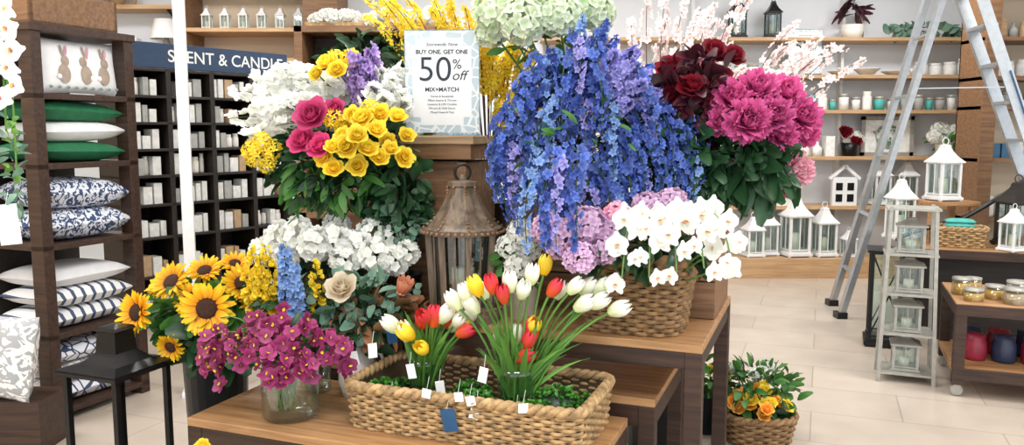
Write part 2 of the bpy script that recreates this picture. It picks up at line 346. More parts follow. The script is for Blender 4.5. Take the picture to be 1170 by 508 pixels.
# ------------------------------------------------------------ display tables (store grid turned -21 deg)
A=math.radians(-21);O=np.array([-1.145,2.74]);cu,su=math.cos(A),math.sin(A)
def D(u,v,z): return (O[0]+cu*u-su*v,O[1]+su*u+cu*v,z)
def tablemb(u0,u1,v0,v1,z,th=.03,leg=.06,apron=.07,top='wood_top',fr='wood_dark'):
    mb=MB();mb.add(box(u0,u1,v0,v1,z-th,z,top));i=.004
    mb.add(box(u0+i,u1-i,v0+i,v0+.02,z-th-apron,z-th,fr)).add(box(u0+i,u1-i,v1-.02,v1-i,z-th-apron,z-th,fr))
    mb.add(box(u0+i,u0+.02,v0+.02,v1-.02,z-th-apron,z-th,fr)).add(box(u1-.02,u1-i,v0+.02,v1-.02,z-th-apron,z-th,fr))
    for x in(u0,u1-leg):
        for y in(v0,v1-leg): mb.add(box(x,x+leg,y,y+leg,0,z-th,fr))
    return mb
tablemb(0,1.45,0,.555,.5,apron=.06).build('display_table',(O[0],O[1],0),A,.003)
tablemb(-.1,1.53,.63,1.3,.55,apron=.08).build('nesting_table',(O[0],O[1],0),A,.003)
tablemb(.42,1.7,.565,1.46,.78,apron=.06).build('display_table',(O[0],O[1],0),A,.003)
def crate(name,u0,u1,v0,v1,z0,z1,n=3,mat='wood_crate'):
    mb=MB();g=.006;hh=(z1-z0)/n
    for k in range(n):
        a=z0+k*hh+g/2;b2=z0+(k+1)*hh-g/2
        mb.add(box(u0,u1,v0,v0+.018,a,b2,mat)).add(box(u0,u1,v1-.018,v1,a,b2,mat)).add(box(u0,u0+.018,v0+.018,v1-.018,a,b2,mat)).add(box(u1-.018,u1,v0+.018,v1-.018,a,b2,mat))
    for x in(u0+.02,u1-.05):
        for y in(v0+.02,v1-.05): mb.add(box(x,x+.03,y,y+.03,z0,z1,mat))
    mb.add(box(u0+.018,u1-.018,v0+.018,v1-.018,z1-.04,z1-.02,mat));return mb.build(name,(O[0],O[1],0),A,.002)
crate('wooden_crate',.02,.39,.9,1.27,.55,1.24);crate('wooden_crate',-.07,.38,.63,.88,.55,.8,2);crate('wooden_crate',.85,1.69,.96,1.42,.78,1.22)
mb=MB();mb.add(box(.35,.79,.72,1.1,1.45,1.482,'wood_slab')).add(box(.37,.77,.74,1.08,1.39,1.45,'wood_mid'));
for x in(.4,.7):
    for y in(.76,1.02):mb.add(box(x,x+.04,y,y+.04,.78,1.38,'wood_mid'))
mb.add(box(.43,.74,.8,1.05,.78,1.38,'wood_crate'));mb.build('display_pedestal',(O[0],O[1],0),A,.003)
# ------------------------------------------------------------ promo sign
def txt(body,size,loc,par,mat='ink',name='lettering',bold=0,rot=(math.pi/2,0,0),shear=0):
    c=bpy.data.curves.new(name,'FONT');c.body=body;c.size=size;c.align_x='CENTER';c.align_y='CENTER';c.extrude=.0006;c.offset=bold;c.shear=shear
    c.materials.append(MOBJ[mat]);o=bpy.data.objects.new(name,c);o.location=loc;o.rotation_euler=rot;bpy.context.collection.objects.link(o);o.parent=par;return o
def sign(name,loc,w,h,rz=0,stand=True):
    e=bpy.data.objects.new(name,None);bpy.context.collection.objects.link(e);e.location=loc;e.rotation_euler=(0,0,rz);e.empty_display_size=.05
    mb=MB();mb.add(box(-w/2,w/2,0,.006,.012,h,'signpat'));mb.add(box(-w/2-.004,w/2+.004,.006,.01,.0,h+.006,'glass_dim'))
    if stand: mb.add(box(-w/2,w/2,-.05,.06,0,.006,'glass_dim'))
    c=.03*w/.28;ww=w*.4;z0=h*.1;z1=h*.93
    for k,(a,b2,q,s) in enumerate([(ww,ww,z0+c,z1-c),(ww-c,ww-c,z0,z1)]):
        mb.add(box(-a,b2,-.002-.0003*k,.0,q,s,'paper'))
    mb.build('board',parent=e);y=-.003;f=h/.42
    for t,s,z,bd,sh in(('Storewide Now',.02,.365,0,.3),('BUY ONE, GET ONE',.0235,.335,.0006,0),('50',.14,.262,-.0006,0),('MIX+MATCH',.024,.185,.0006,0),('Florals & Botanicals',.012,.158,0,0),('Pillow Inserts & Throws',.012,.142,0,0),('Lanterns & LED Candles',.012,.126,0,0),('Mirrors & Wall Decor',.012,.110,0,0),('Mixed Vases & Pots',.012,.094,0,0)):
        xx=-.028*f if t=='50' else 0
        txt(t,s*f,(xx,y,z*f),e,bold=bd,shear=sh)
    txt('%',.055*f,(.062*f,y,.285*f),e);txt('off',.055*f,(.068*f,y,.24*f),e,shear=.3);return e
px=D(.6,.84,1.483);sign('promotional_sign',px,.3,.42,-.04)
# ------------------------------------------------------------ wooden lantern
mb=MB();n=8
def octo(prof,mat): return lathe(prof,mat,8,True)
mb.add(octo([(0,.0),(.15,0),(.155,.03),(.135,.045),(.13,.06),(0,.06)],'wood_grey'))
for k in range(8):
    a=math.pi/4*k;mb.add(beam((.118*math.cos(a),.118*math.sin(a),.05),(.135*math.cos(a),.135*math.sin(a),.34),.022,.022,'wood_grey'))
    b2=a+math.pi/8
    mb.add(beam((.12*math.cos(b2),.12*math.sin(b2),.06),(.135*math.cos(b2)*.95,.135*math.sin(b2)*.95,.33),.006,.006,'wood_grey'))
mb.add(octo([(.105,.06),(.12,.33)],'glass_dim'));mb.add(lathe([(0,.06),(.045,.06),(.045,.2),(0,.2)],'candle',16))
mb.add(octo([(.12,.33),(.155,.335),(.157,.355),(.14,.362),(.125,.375),(.1,.41),(.078,.445),(.062,.48),(.052,.51),(.06,.515),(.058,.53),(.03,.535),(0,.54)],'wood_grey'))
for z,r in((.345,.16),(.055,.15)):
    for k in range(40):
        a=2*math.pi*k/40
        mb.add(lathe([(0,-.007),(.006,-.004),(.007,0),(.006,.004),(0,.007)],'wood_crate',6),TL(r*math.cos(a),r*math.sin(a),z))
for k in range(8):
    a=math.pi/4*k
    for i in range(14):
        t=i/13;r=.15*(1-t)+.058*t-.03*math.sin(math.pi*t);mb.add(lathe([(0,-.006),(.005,-.003),(.006,0),(.005,.004),(0,.006)],'wood_crate',6),TL(r*math.cos(a),r*math.sin(a),.36+.15*t))
th=np.linspace(0,2*math.pi,20,endpoint=False);mb.add(tube(np.c_[.03*np.cos(th),0*th,.565+.03*np.sin(th)],.005,'black_metal',6,True))
mb.add(lathe([(.012,.53),(.018,.545),(.008,.56)],'wood_grey',10));mb.build('wooden_lantern',D(.78,.64,.78),.2)
# ------------------------------------------------------------ wicker tray basket with tulips
T0=D(.985,.325,.5);mb=MB();wicker(mb,.405,.2,.145,.03,12,72,12,rim=1.4);
tag(mb,(-.02,-.225,.12),.05,.075,'tag_blue',0)
for x in(-.09,.02,.06,.24): tag(mb,(x,-.225,.16+U(-.01,.02)),.03,.03)
mb.build('wicker_tray_basket',T0,A)
TUW,TUR,TUY=tulip('p_twhite'),tulip('p_tred'),tulip('p_tyel')
def tulips(name,c,W,R,Y,r,h):
    mb=MB();c=np.array(c,float);vase(mb,c,r,h)
    for lst,t in((W,TUW),(R,TUR),(Y,TUY)):
        for dx,z in lst:
            p=np.array([c[0]+dx/100,c[1]+U(-.09,.05)-.02,z/100-.045]);b0=c+[dx/100*.12+U(-.02,.02),U(-.03,.03),.02]
            m2=(b0*.45+p*.55);m2[0]=b0[0]+(p[0]-b0[0])*.3;m2[2]=b0[2]+(p[2]-b0[2])*.72
            P=bez(b0,m2,p,10);mb.add(tube(P,.0042,'leaf_bright',6));mb.add(t,AIM(p,P[-1]-P[-2]+rng.normal(0,.005,3),U(.048,.059),U(0,6)))
            for q in range(2):
                aa=np.array([dx/100*.5+U(-.06,.06),U(-.09,.03),0]);s=c+[U(-.03,.03),U(-.03,.03),h*.5];tip=s+[aa[0]*1.4,aa[1],U(.14,.28)]
                mm=(s+tip)/2+[0,0,.05];Q=bez(s,mm,tip,7);wd=np.array([1,-.3,0])*.011
                V=[];TT=[]
                for i,pp in enumerate(Q):
                    ww=math.sin(math.pi*(.15+.83*i/6));V+= [pp-wd*ww,pp+[0,.004,0],pp+wd*ww];TT+=[i/6]*3
                mb.add(tpl(V,gridF(7,3),'leaf_bright',TT))
    mb.build(name,origin=tuple(c));return
v1=D(.77,.33,.515);v2=D(1.12,.32,.515)
tulips('tulip_bouquet',v1,[(-8,86),(-5,84),(6,89.5),(11,88.5),(14.5,89),(9,85)],[(2,90.5),(-1,86),(7.5,86.5),(4,88),(12,86)],[(-3,85),(1.5,80),(13.5,85)],.055,.19)
tulips('tulip_bouquet',v2,[(-16,98),(-19,95),(-10,98.5),(-2,103),(4.5,105),(17,102),(21,101),(25.5,101),(29,102.5),(30,96),(.5,83.5),(-4,80),(13,99),(24,98),(-13,94),(19,97),(1.5,101)],[(-7.5,103),(6,86),(0,79),(10.5,101),(3,83),(-4,100)],[(-12,100.5),(4,87),(9,107)],.065,.2)
mb=MB()
for u,v,r,z in((.66,.36,.055,.56),(.66,.22,.065,.59),(.94,.36,.07,.57),(1.0,.25,.065,.58),(1.27,.3,.09,.59),(1.22,.2,.075,.58),(1.33,.42,.06,.56),(.9,.22,.06,.57),(1.1,.18,.05,.55),(.8,.18,.045,.55)):
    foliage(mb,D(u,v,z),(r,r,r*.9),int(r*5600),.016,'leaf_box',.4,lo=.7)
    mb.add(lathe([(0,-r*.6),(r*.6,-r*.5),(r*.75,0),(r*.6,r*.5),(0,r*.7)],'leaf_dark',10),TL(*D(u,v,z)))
mb.build('boxwood_greenery',origin=D(.99,.3,.515))
mb=MB()
for x,y,z in((.66,.16,.79),(.78,.2,.72),(.87,.24,.66),(.74,.14,.63),(1.06,.12,.64),(1.18,.16,.63),(1.07,.16,.75)): tag(mb,D(x,y,z),.03,.05)
mb.build('price_tags',origin=D(.9,.16,.6))
# ------------------------------------------------------------ round wicker basket, orchids, lilac hydrangea
B=D(1.43,.77,.78);mb=MB();wicker(mb,.165,.15,.27,.22,17,36,5,'wicker_brown',rim=1.4);mb.build('wicker_basket',B,A)
HY={c:ball(floret(c,4,.5,.25,.2),80,.26) for c in('p_lilac','p_green_h','p_white','p_peri','p_pink')}
OW=orchid('p_white');OM=orchid('p_orchid','p_tyel')
mb=MB();b0=np.array([B[0],B[1],B[2]+.05])
for x,y,z,r in((.17,2.68,1.14,.07),(.25,2.7,1.18,.08),(.34,2.72,1.17,.07),(.22,2.62,1.09,.06),(.55,2.78,1.25,.065),(.12,2.75,1.17,.06),(.3,2.66,1.11,.06),(.47,2.76,1.24,.06)): head(mb,HY['p_lilac'],(x,y,z),(x-.4,-.45,.6),r,b0)
head(mb,HY['p_pink'],(.36,2.72,1.22),(0,-.6,.6),.05,b0)
foliage(mb,(.36,2.75,1.1),(.24,.15,.09),50,.08,'leaf_dark');mb.build('lilac_hydrangea_bouquet',origin=tuple(b0))
mb=MB()
for k in range(5):
    x1=.35+.088*k;P=bez(b0+[U(-.05,.05),-.02,0],(.42+.06*k,2.72,1.5),(x1,2.54,1.02+.015*k),13);mb.add(tube(P,.003,'stem',5))
    for i in range(6,13):
        s=1 if (i+k)%2 else -1
        p=P[i]+[s*U(.018,.032),-.02+U(-.02,.01),U(-.01,.01)];mb.add(OW,AIM(p,(s*.35+U(-.15,.15),-1,U(-.1,.15)),U(.043,.053)*(1 if i<11 else .75),U(-.3,.3)))
for x,z in((.34,1.13),(.66,1.12),(.71,1.06),(.72,1.14)):
    head(mb,OW,(x,2.62+U(-.05,.02),z),(U(-.3,.3),-1,U(-.1,.2)),U(.042,.05),b0)
foliage(mb,(.5,2.74,1.1),(.2,.1,.07),40,.1,'leaf_dark',.22);mb.build('white_orchid_bouquet',origin=tuple(b0))
# small white bloom next to lantern
mb=MB();q=D(1.0,.72,.78);bucket(mb,q,.05,.14,'ceramic',1.1)
for x,y,z in((.03,2.9,1.14),(-.01,2.92,1.08),(.06,2.93,1.07),(.02,2.85,1.02)): head(mb,HY['p_white'],(x,y,z),(0,-.6,.6),.05,np.array(q)+[0,0,.1])
foliage(mb,(.03,2.93,1.02),(.09,.07,.1),40,.06,'leaf',base=np.array(q)+[0,0,.1]);mb.build('white_flower_bouquet',origin=q)
# ------------------------------------------------------------ left upper bouquets on crate
bu=np.array(D(.2,1.08,1.22));c1=bu+[0,0,.12];mb=MB();bucket(mb,bu,.08,.16)
for x,z,y in((-1.12,1.55,3.2),(-1.11,1.66,3.25),(-1.04,1.73,3.3),(-.96,1.75,3.3),(-.89,1.76,3.3),(-.84,1.7,3.2),(-1.04,1.48,3.15),(-.94,1.6,3.15),(-.78,1.72,3.3),(-1.0,1.6,3.1),(-.73,1.68,3.2),(-.72,1.74,3.35),(-.86,1.62,3.1),(-.9,1.52,3.08),(-.52,1.74,3.25),(-.46,1.7,3.15),(-.42,1.64,3.15),(-.53,1.66,3.1),(-.48,1.62,3.06),(-.44,1.76,3.3),(-.4,1.6,3.08),(-.56,1.62,3.08)):
    t=np.array([x,y,z]);d=t-c1;m2=c1+d*.5+[0,0,.16];P=bez(c1,m2,t,12);spike(mb,P,F5w,30,.04,.026,.035,.58)
mb.build('white_stock_bouquet',origin=tuple(bu))
mb=MB();FP=floret('p_purple',5,.48)
for x,z,y in((-.62,1.8,3.2),(-.58,1.77,3.2),(-.56,1.83,3.25),(-.6,1.7,3.12),(-.64,1.73,3.2)):
    t=np.array([x,y,z]);P=bez(c1,(c1+t)/2+[0,0,.05],t,10);spike(mb,P,FP,60,.03,.02,.04,.6)
mb.build('purple_stock_bouquet',origin=tuple(c1))
RY_,RM_,RR_,RO_=rose('p_rose_y'),rose('p_hotrose'),rose('p_red'),rose('p_orange')
mb=MB()
for x,z,y,r in((-.63,1.52,3.05,.045),(-.55,1.54,3.0,.05),(-.5,1.5,2.98,.045),(-.69,1.4,3.0,.047),(-.6,1.44,2.95,.05),(-.53,1.43,2.97,.045),(-.47,1.46,3.05,.042),(-.62,1.48,2.98,.042),(-.72,1.76,3.2,.045),(-.67,1.73,3.15,.042),(-.43,1.55,3.05,.04),(-.41,1.4,3.05,.045),(-.4,1.48,3.05,.04),(-.76,1.72,3.2,.035),(-.57,1.37,2.98,.045),(-.49,1.56,3.02,.04),(-.66,1.36,2.98,.04),(-.65,1.44,2.95,.04),(-.56,1.48,2.94,.043),(-.49,1.4,2.98,.038),(-.59,1.56,3.02,.036),(-.45,1.43,3.0,.036)):
    head(mb,RY_,(x,y,z),(x+.55+U(-.2,.2),-.6,.35+U(-.2,.2)),r*U(.86,1.02),c1)
F4b=ball(F4y,40,.35)
for x,z,y in((-.96,1.46,3.1),(-.98,1.4,3.08),(-.92,1.43,3.1),(-1.0,1.43,3.1),(-.94,1.38,3.1),(-.7,1.78,3.22),(-.64,1.79,3.25),(-.53,1.58,3.02),(-.67,1.55,3.03)): head(mb,F4b,(x,y,z),(-.4,-.6,.3),.04,c1)
mb.build('yellow_rose_bouquet',origin=tuple(c1))
mb=MB()
for x,z,y,r in((-.73,1.55,3.0,.07),(-.77,1.46,3.0,.058),(-.7,1.44,2.98,.052),(-.66,1.58,3.05,.045)): head(mb,RM_,(x,y,z),(-.2,-.8,.4),r,c1)
mb.build('magenta_rose_bouquet',origin=tuple(c1))
mb=MB();foliage(mb,(-.68,3.2,1.38),(.3,.16,.2),220,.085,'leaf_dark',.22,.3,c1,front=True);foliage(mb,(-.7,3.12,1.3),(.22,.12,.1),55,.08,'leaf',.18,.5,c1,front=True);foliage(mb,(-.43,3.15,1.3),(.1,.1,.14),60,.08,'leaf_dark',.25,.4,c1)
for k in range(34):
    t=np.array([-.68+U(-.22,.18),3.1+U(-.1,.05),1.18+U(-.04,.14)]);P=bez(c1,(c1+t)/2+[0,0,.1],t,7);mb.add(tube(P,.003,'leaf',4))
mb.build('rose_foliage',origin=tuple(c1))
# forsythia
bp=np.array(D(.62,1.28,.78));mb=MB();bucket(mb,bp,.1,.4);c2=bp+[0,0,.36]
for k in range(52):
    x=U(-.62,-.1) if k<22 else U(-.1,.2);z=U(1.85,2.14) if k<22 else U(1.4,2.05);t=np.array([x,3.45+U(-.1,.1),z])
    P=bez(c2,c2*.4+t*.6+[0,0,.25],t,12);spike(mb,P,F4y,34,.022,.016,.02,.5,'twig')
foliage(mb,(-.6,3.5,1.85),(.16,.1,.1),60,.06,'leaf_dark');mb.build('forsythia_branches',origin=tuple(bp))
# green-white hydrangeas
bp=np.array(D(1.05,1.28,1.2));mb=MB();bucket(mb,bp,.08,.2);c2=bp+[0,0,.16];GH=ball(floret('p_green_h',4,.55,.25,.2),95,.27)
for x,z,y,r in((-.06,1.98,3.25,.1),(.08,2.03,3.25,.12),(.26,2.02,3.3,.11),(.04,1.92,3.15,.1),(.18,1.95,3.18,.09),(.34,1.97,3.3,.08),(-.08,1.9,3.3,.07)): head(mb,GH,(x,y,z),(x-.15,-.6,.4),r,c2,r=.005)
foliage(mb,(.12,3.3,1.85),(.2,.1,.1),40,.09,'leaf');mb.build('white_hydrangea_bouquet',origin=tuple(bp))
# blue delphiniums
bp=np.array(D(1.05,1.07,1.2));mb=MB();bucket(mb,bp,.08,.2);c2=bp+[0,-.03,.15]
for k in range(98):
    x=-.06+.73*((k*.618034)%1);dx=x-.2
    zb=1.05+(.9*dx*dx if dx>0 else 3.0*dx*dx)+.1*max(dx,0);zt=1.86-2.4*max(0,abs(x-.3)-.1)**1.6
    z=zb+(zt-.22-zb)*U(0,1)**1.5;ln=U(.16,.3);pkz=min(z+ln,zt)
    fy=2.78+abs(x-.28)*.25+(z-1.1)*.28+U(-.03,.05)
    if k>=92: x=.06+.03*(k-92);z=1.09+U(0,.05);fy=2.58;pkz=z+.3
    pk=np.array([x-(x-.25)*U(.15,.4),fy+.1,pkz]);t=np.array([x+U(-.03,.03),fy-.02,z])
    P1=bez(c2,(c2+pk)/2+[0,0,.08],pk,6);mb.add(tube(P1,.002,'stem_dark',4))
    P=bez(pk,pk*.55+t*.45+[(x-.25)*.3,-.03,.05],t,12)
    ft=(F5b,F5b2,F5b3,F5b,F5p,F5b3,F5b)[k%7];spike(mb,P,ft,42,.021,.011,.026,.02)
for k in range(16):
    x=.02+.032*k;z=1.9-1.6*abs(x-.3)**1.5+U(-.05,.03);t=np.array([x+U(-.02,.02),3.02+U(-.05,.05),z]);P=bez(c2,(c2+t)/2+[0,-.05,.1],t,12);spike(mb,P,(F5b,F5b3,F5b2)[k%3],50,.021,.012,.028,.5)
foliage(mb,(.25,3.08,1.52),(.3,.1,.26),170,.08,'leaf_dark',.15);foliage(mb,(.25,2.93,1.45),(.28,.1,.25),50,.06,'leaf',.15);mb.build('blue_delphinium_bouquet',origin=tuple(bp))
mb=MB()
for x,z,y in((.43,1.75,2.93),(.47,1.67,2.92),(.39,1.67,2.9),(.5,1.72,2.98),(.42,1.6,2.88),(.46,1.8,3.0),(.53,1.64,2.95),(.37,1.78,2.95)):
    t=np.array([x,y,z]);P=bez(c2,(c2+t)/2+[0,-.05,.1],t,12);spike(mb,P,F5p,40,.026,.018,.035,.72)
mb.build('periwinkle_stock_bouquet',origin=tuple(c2))
# red roses & peonies
bp=np.array(D(1.42,1.12,1.2));mb=MB();bucket(mb,bp,.08,.18);c3=bp+[0,0,.14]
for x,z,y,r in((.6,1.72,3.1,.065),(.67,1.74,3.15,.065),(.78,1.79,3.2,.07),(.86,1.78,3.2,.055),(.58,1.62,3.05,.06),(.66,1.65,3.0,.065),(.75,1.7,3.1,.06),(.72,1.6,3.0,.055),(.8,1.7,3.15,.055),(.6,1.55,3.0,.05)): head(mb,RR_,(x,y,z),(x-.7,-.6,.5),r,c3)
foliage(mb,(.68,3.08,1.62),(.2,.12,.18),170,.08,'leaf_burg',.28,front=True,base=c3);mb.build('red_rose_bouquet',origin=tuple(bp))
PMs=[peony('p_magenta') for _ in range(3)];PP=peony('p_pink');bp=np.array(D(1.58,1.25,1.2));mb=MB();bucket(mb,bp,.07,.18);c3=bp+[0,0,.14]
for k,(x,z,y,r) in enumerate(((.80,1.61,2.98,.08),(.9,1.645,3.0,.085),(.84,1.53,2.9,.095),(.76,1.53,2.95,.06),(.94,1.55,2.93,.08),(1.02,1.63,3.07,.085),(1.07,1.55,3.03,.085),(.98,1.48,2.96,.065),(1.11,1.49,3.08,.06))): head(mb,PMs[k%3],(x,y,z),(x-.9,-.8,.3+(z-1.56)*3),r,c3,r=.005)
head(mb,PP,(1.05,3.02,1.36),(.5,-.8,-.1),.08,c3);head(mb,PP,(1.02,3.0,1.3),(.2,-.8,-.3),.055,c3)
mb.build('magenta_peony_bouquet',origin=tuple(bp))
mb=MB();foliage(mb,(.75,3.05,1.42),(.3,.14,.17),260,.11,'leaf_dark',.22,.4,c3,front=True);foliage(mb,(.9,3.0,1.36),(.16,.1,.12),60,.13,'leaf_dark',.24,.5,c3,front=True);mb.build('peony_foliage',origin=tuple(c3))
# cherry blossom branches
bp=np.array(D(1.35,1.62,0));mb=MB();bucket(mb,bp,.14,.6);c4=bp+[0,0,.5]
for k in range(34):
    t=np.array([U(.35,1.62),3.8+U(-.15,.2),U(1.68,2.2)]);
    if t[0]>1.3: t[2]=U(1.74,2.0)
    P=bez(c4,c4*.35+t*.65+[-.05,0,.35],t,14);spike(mb,P,F5bl,26,.022,.018,.024,.6,'twig')
mb.build('cherry_blossom_branches',origin=tuple(bp))
# ------------------------------------------------------------ white geranium basket left
B2=np.array(D(.14,.755,.78));mb=MB();wicker(mb,.15,.11,.2,.15,12,34,5,'wicker_brown');mb.build('wicker_basket',tuple(B2),A)
mb=MB();b0=B2+[0,0,.08];hh=ball(floret('p_white',5,.55,.4,.3),40,.42)
for x,z,y,r in((-.98,1.03,3.15,.055),(-.92,1.08,3.15,.065),(-.84,1.1,3.12,.065),(-.76,1.07,3.08,.065),(-.68,1.08,3.1,.065),(-.6,1.06,3.1,.06),(-.52,1.03,3.05,.065),(-.45,1.01,3.05,.055),(-.88,1.02,3.1,.05),(-.55,1.11,3.15,.055),(-.48,1.09,3.15,.05),(-.7,1.13,3.2,.05),(-.64,1.01,3.05,.055),(-.4,1.04,3.06,.045)): head(mb,hh,(x,y,z),(x+.7,-.6,.6),r,b0)
foliage(mb,(-.72,3.2,1.0),(.26,.1,.08),110,.06,'leaf_dark',.3,base=b0);mb.build('white_geranium_bouquet',origin=tuple(b0))
mb=MB();q=np.array(D(.52,.66,.78));bucket(mb,q,.055,.16,'bucket_dark');foliage(mb,(-.45,3.2,1.2),(.13,.1,.12),330,.045,'leaf_dark',.4,base=q+[0,0,.12]);foliage(mb,(-.44,3.16,1.14),(.1,.08,.1),90,.045,'leaf_euc',.4,base=q+[0,0,.12]);mb.build('potted_ivy',origin=tuple(q))
# protea / eucalyptus in jug
q=np.array(D(.44,.42,.5));mb=MB();mb.add(lathe([(0,0.001),(.055,0),(.075,.06),(.07,.13),(.045,.19),(.05,.22),(.045,.22),(.04,.19),(.065,.12),(0,.02)],'ceramic',24),TL(*q))
th=np.linspace(-1.3,1.3,9);mb.add(tube(np.c_[q[0]+.06+.035*np.cos(th),0*th+q[1],q[2]+.13+.05*np.sin(th)],.007,'ceramic',6))
b0=q+[0,0,.15]
for t in ((-.64,2.95,.97),(-.72,2.9,.9),(-.5,2.95,.98),(-.42,2.9,.88),(-.58,2.85,.86),(-.7,2.9,.8),(-.44,2.88,.8),(-.36,2.95,.92),(-.54,2.85,.76)):
    P=bez(b0,(b0+np.array(t))/2+[0,0,.08],t,9);mb.add(tube(P,.003,'stem_dark',5))
    for i in range(3,9):
        for s in(-1,1):
            M=AIM(P[i],(s*.5+U(-.3,.3),-1,U(0,.6)),U(.028,.042),U(0,6));mb.add(leaf('leaf_euc',.5,-.2,.1),M)
foliage(mb,(-.56,2.93,.86),(.17,.09,.13),60,.065,'leaf_euc',.3,base=b0);foliage(mb,(-.5,2.92,.82),(.16,.09,.1),60,.075,'leaf_rust',.25)
foliage(mb,(-.58,2.95,.8),(.15,.09,.13),100,.08,'leaf_dark',.25)
head(mb,rose('p_cream'),(-.61,2.86,.93),(-.1,-.7,.6),.062,b0);head(mb,merge(whorl(petal(1,.22,'p_protea',.5,.3),9,1.0,0,.1)+whorl(petal(.9,.22,'p_protea',.5,.3),8,1.25,.3,.05)+[lathe([(0,.8),(.2,.7),(.25,.2)],'p_cream',10)]),(-.41,2.9,.9),(.4,-.3,1),.08,b0)
tag(mb,(-.57,2.8,.72),.035,.05);tag(mb,(-.43,2.8,.8),.035,.05,'tag_blue');mb.build('protea_eucalyptus_arrangement',origin=tuple(q))
# ------------------------------------------------------------ orchid vase + hyacinth
q=np.array(D(.33,.15,.5));mb=MB();vase(mb,q,.1,.215);b0=q+[0,0,.03]
for k in range(20):
    t=np.array([-.8+U(-.24,.24),2.7+U(-.1,.1),U(.7,.88)]);P=bez(b0+[U(-.05,.05),U(-.04,.04),0],(b0[0]*.6+t[0]*.4,b0[1],t[2]+.03),t,9);mb.add(tube(P,.0028,'stem',5))
for k in range(185):
    a=U(0,6.28);rr=U(.02,1)**.5;p=np.array([-.81+.26*rr*math.cos(a),2.69+.14*rr*math.sin(a)-.02,.79+.08*(1-rr)+U(-.07,.06)-.05*rr])
    mb.add(OM,AIM(p,(math.cos(a)*.8+U(-.8,.8),-1+U(0,.8),U(-.4,1.1)),U(.024,.037),U(0,6)))
foliage(mb,(-.8,2.74,.76),(.18,.1,.08),70,.06,'leaf_dark');mb.build('magenta_orchid_vase',origin=tuple(q))
q=np.array(D(.26,.42,.5));mb=MB();vase(mb,q,.05,.2);b0=q+[0,0,.03]
for x,z,f in((-.83,1.11,F5b2),(-.8,1.04,F5b2)):
    P=bez(b0,(x,2.9,.8),(x+.02,2.84,z-.02),12);spike(mb,P,f,120,.025,.016,.034,.5)
FY=floret('p_yellow',5,.5,.8,.6)
for x,z in((-.95,1.08),(-.92,1.04),(-.9,1.09),(-.72,1.03),(-.98,1.0),(-.93,.98)):
    P=bez(b0,(x+.03,2.92,.8),(x,2.9,z),12);spike(mb,P,FY,40,.026,.014,.022,.6)
foliage(mb,(-.84,2.95,.88),(.12,.07,.1),60,.07,'leaf_dark');mb.build('hyacinth_snapdragon_vase',origin=tuple(q))
# ------------------------------------------------------------ sunflowers
q=np.array(D(-.2,.38,0));mb=MB();bucket(mb,q,.105,.6,'bucket_dark',1.2);SFs=[sunflower() for _ in range(4)];b0=q+[0,0,.55]
for k,(x,z,y,r,d) in enumerate(((-1.12,.855,2.9,.105,(.1,-1,.15)),(-1.38,.84,2.9,.088,(-.5,-.9,.2)),(-1.28,.94,2.98,.085,(-.3,-.8,.7)),(-1.02,.93,3.0,.08,(.3,-.8,.5)),(-1.18,.97,3.05,.075,(0,-.6,.9)),(-1.26,.71,2.9,.06,(-.2,-1,-.3)),(-1.35,.92,3.05,.07,(-.6,-.5,.7)),(-1.2,.88,2.95,.07,(-.2,-.9,.4)),(-1.08,.99,3.1,.06,(.2,-.5,.9)),(-.98,.86,3.0,.06,(.6,-.7,.3)))): head(mb,SFs[k%4],(x,y,z),d,r,b0,r=.006)
foliage(mb,(-1.17,3.05,.82),(.22,.14,.12),100,.1,'leaf',.28,.4,b0,front=True);foliage(mb,(-1.14,3.02,.72),(.15,.12,.1),60,.11,'leaf_dark',.3,.5,b0);mb.build('sunflower_bouquet',origin=tuple(q))
mb=MB();vase(mb,(-1.33,3.42,0),.075,.46);mb.build('glass_vase',origin=(-1.33,3.42,0))
# small yellow bouquet at the front of the table
mb=MB();q=np.array([-.93,2.42,0]);bucket(mb,q,.07,.36)
for k in range(9): head(mb,RY_,(q[0]+U(-.05,.05),q[1]+U(-.05,.05),.5+U(-.03,.025)),(U(-.5,.5),-.5,.8),.028,q+[0,0,.3])
foliage(mb,tuple(q+[0,0,.43]),(.06,.06,.06),40,.05,'leaf');mb.build('yellow_flower_bucket',origin=tuple(q))
# black metal open lantern stand left
lantern('black_lantern',(-1.43,2.84,0),.29,.8,'black_metal',A,roof=.19,ring=False,glassy=False,candle=False,prof=[(1,0),(1,.04),(.6,.12),(.4,.3),(.34,.36),(.3,.85),(.36,.88),(.3,.95),(.02,1)],tk=.07)
# orange rose basket on floor
q=np.array([1.2,3.82,0]);mb=MB();wicker(mb,.14,.14,.14,.2,9,26,3,'wicker_brown',TL(*q))
for k in range(30):
    a=U(0,6.28);rr=U(0,1)**.5;p=q+[.16*rr*math.cos(a),.13*rr*math.sin(a)-.06,.28-.1*rr+U(-.03,.03)];head(mb,RO_ if k%2 else RY_,p,(math.cos(a)*.5,-.6,.7),U(.03,.04),q+[0,0,.08])
for k in range(5): head(mb,HY['p_white'],q+[U(-.15,.15),U(-.05,.1),.34],(0,-.3,1),.03,q+[0,0,.08])
foliage(mb,tuple(q+[0,0,.24]),(.22,.17,.15),170,.07,'leaf',.25,base=q+[0,0,.1]);foliage(mb,tuple(q+[0,0,.25]),(.2,.15,.15),80,.07,'leaf_dark',.2);mb.build('orange_rose_basket',origin=tuple(q))
q=np.array([.98,3.95,0]);mb=MB();bucket(mb,q,.09,.2);foliage(mb,tuple(q+[0,0,.26]),(.12,.12,.14),90,.07,'leaf',.25,base=q+[0,0,.1])
for k in range(8): head(mb,RY_ if k%2 else RO_,q+[U(-.1,.1),U(-.1,0),.3+U(-.06,.06)],(0,-.6,.6),.03,q+[0,0,.1])
mb.build('yellow_rose_bucket',origin=tuple(q))
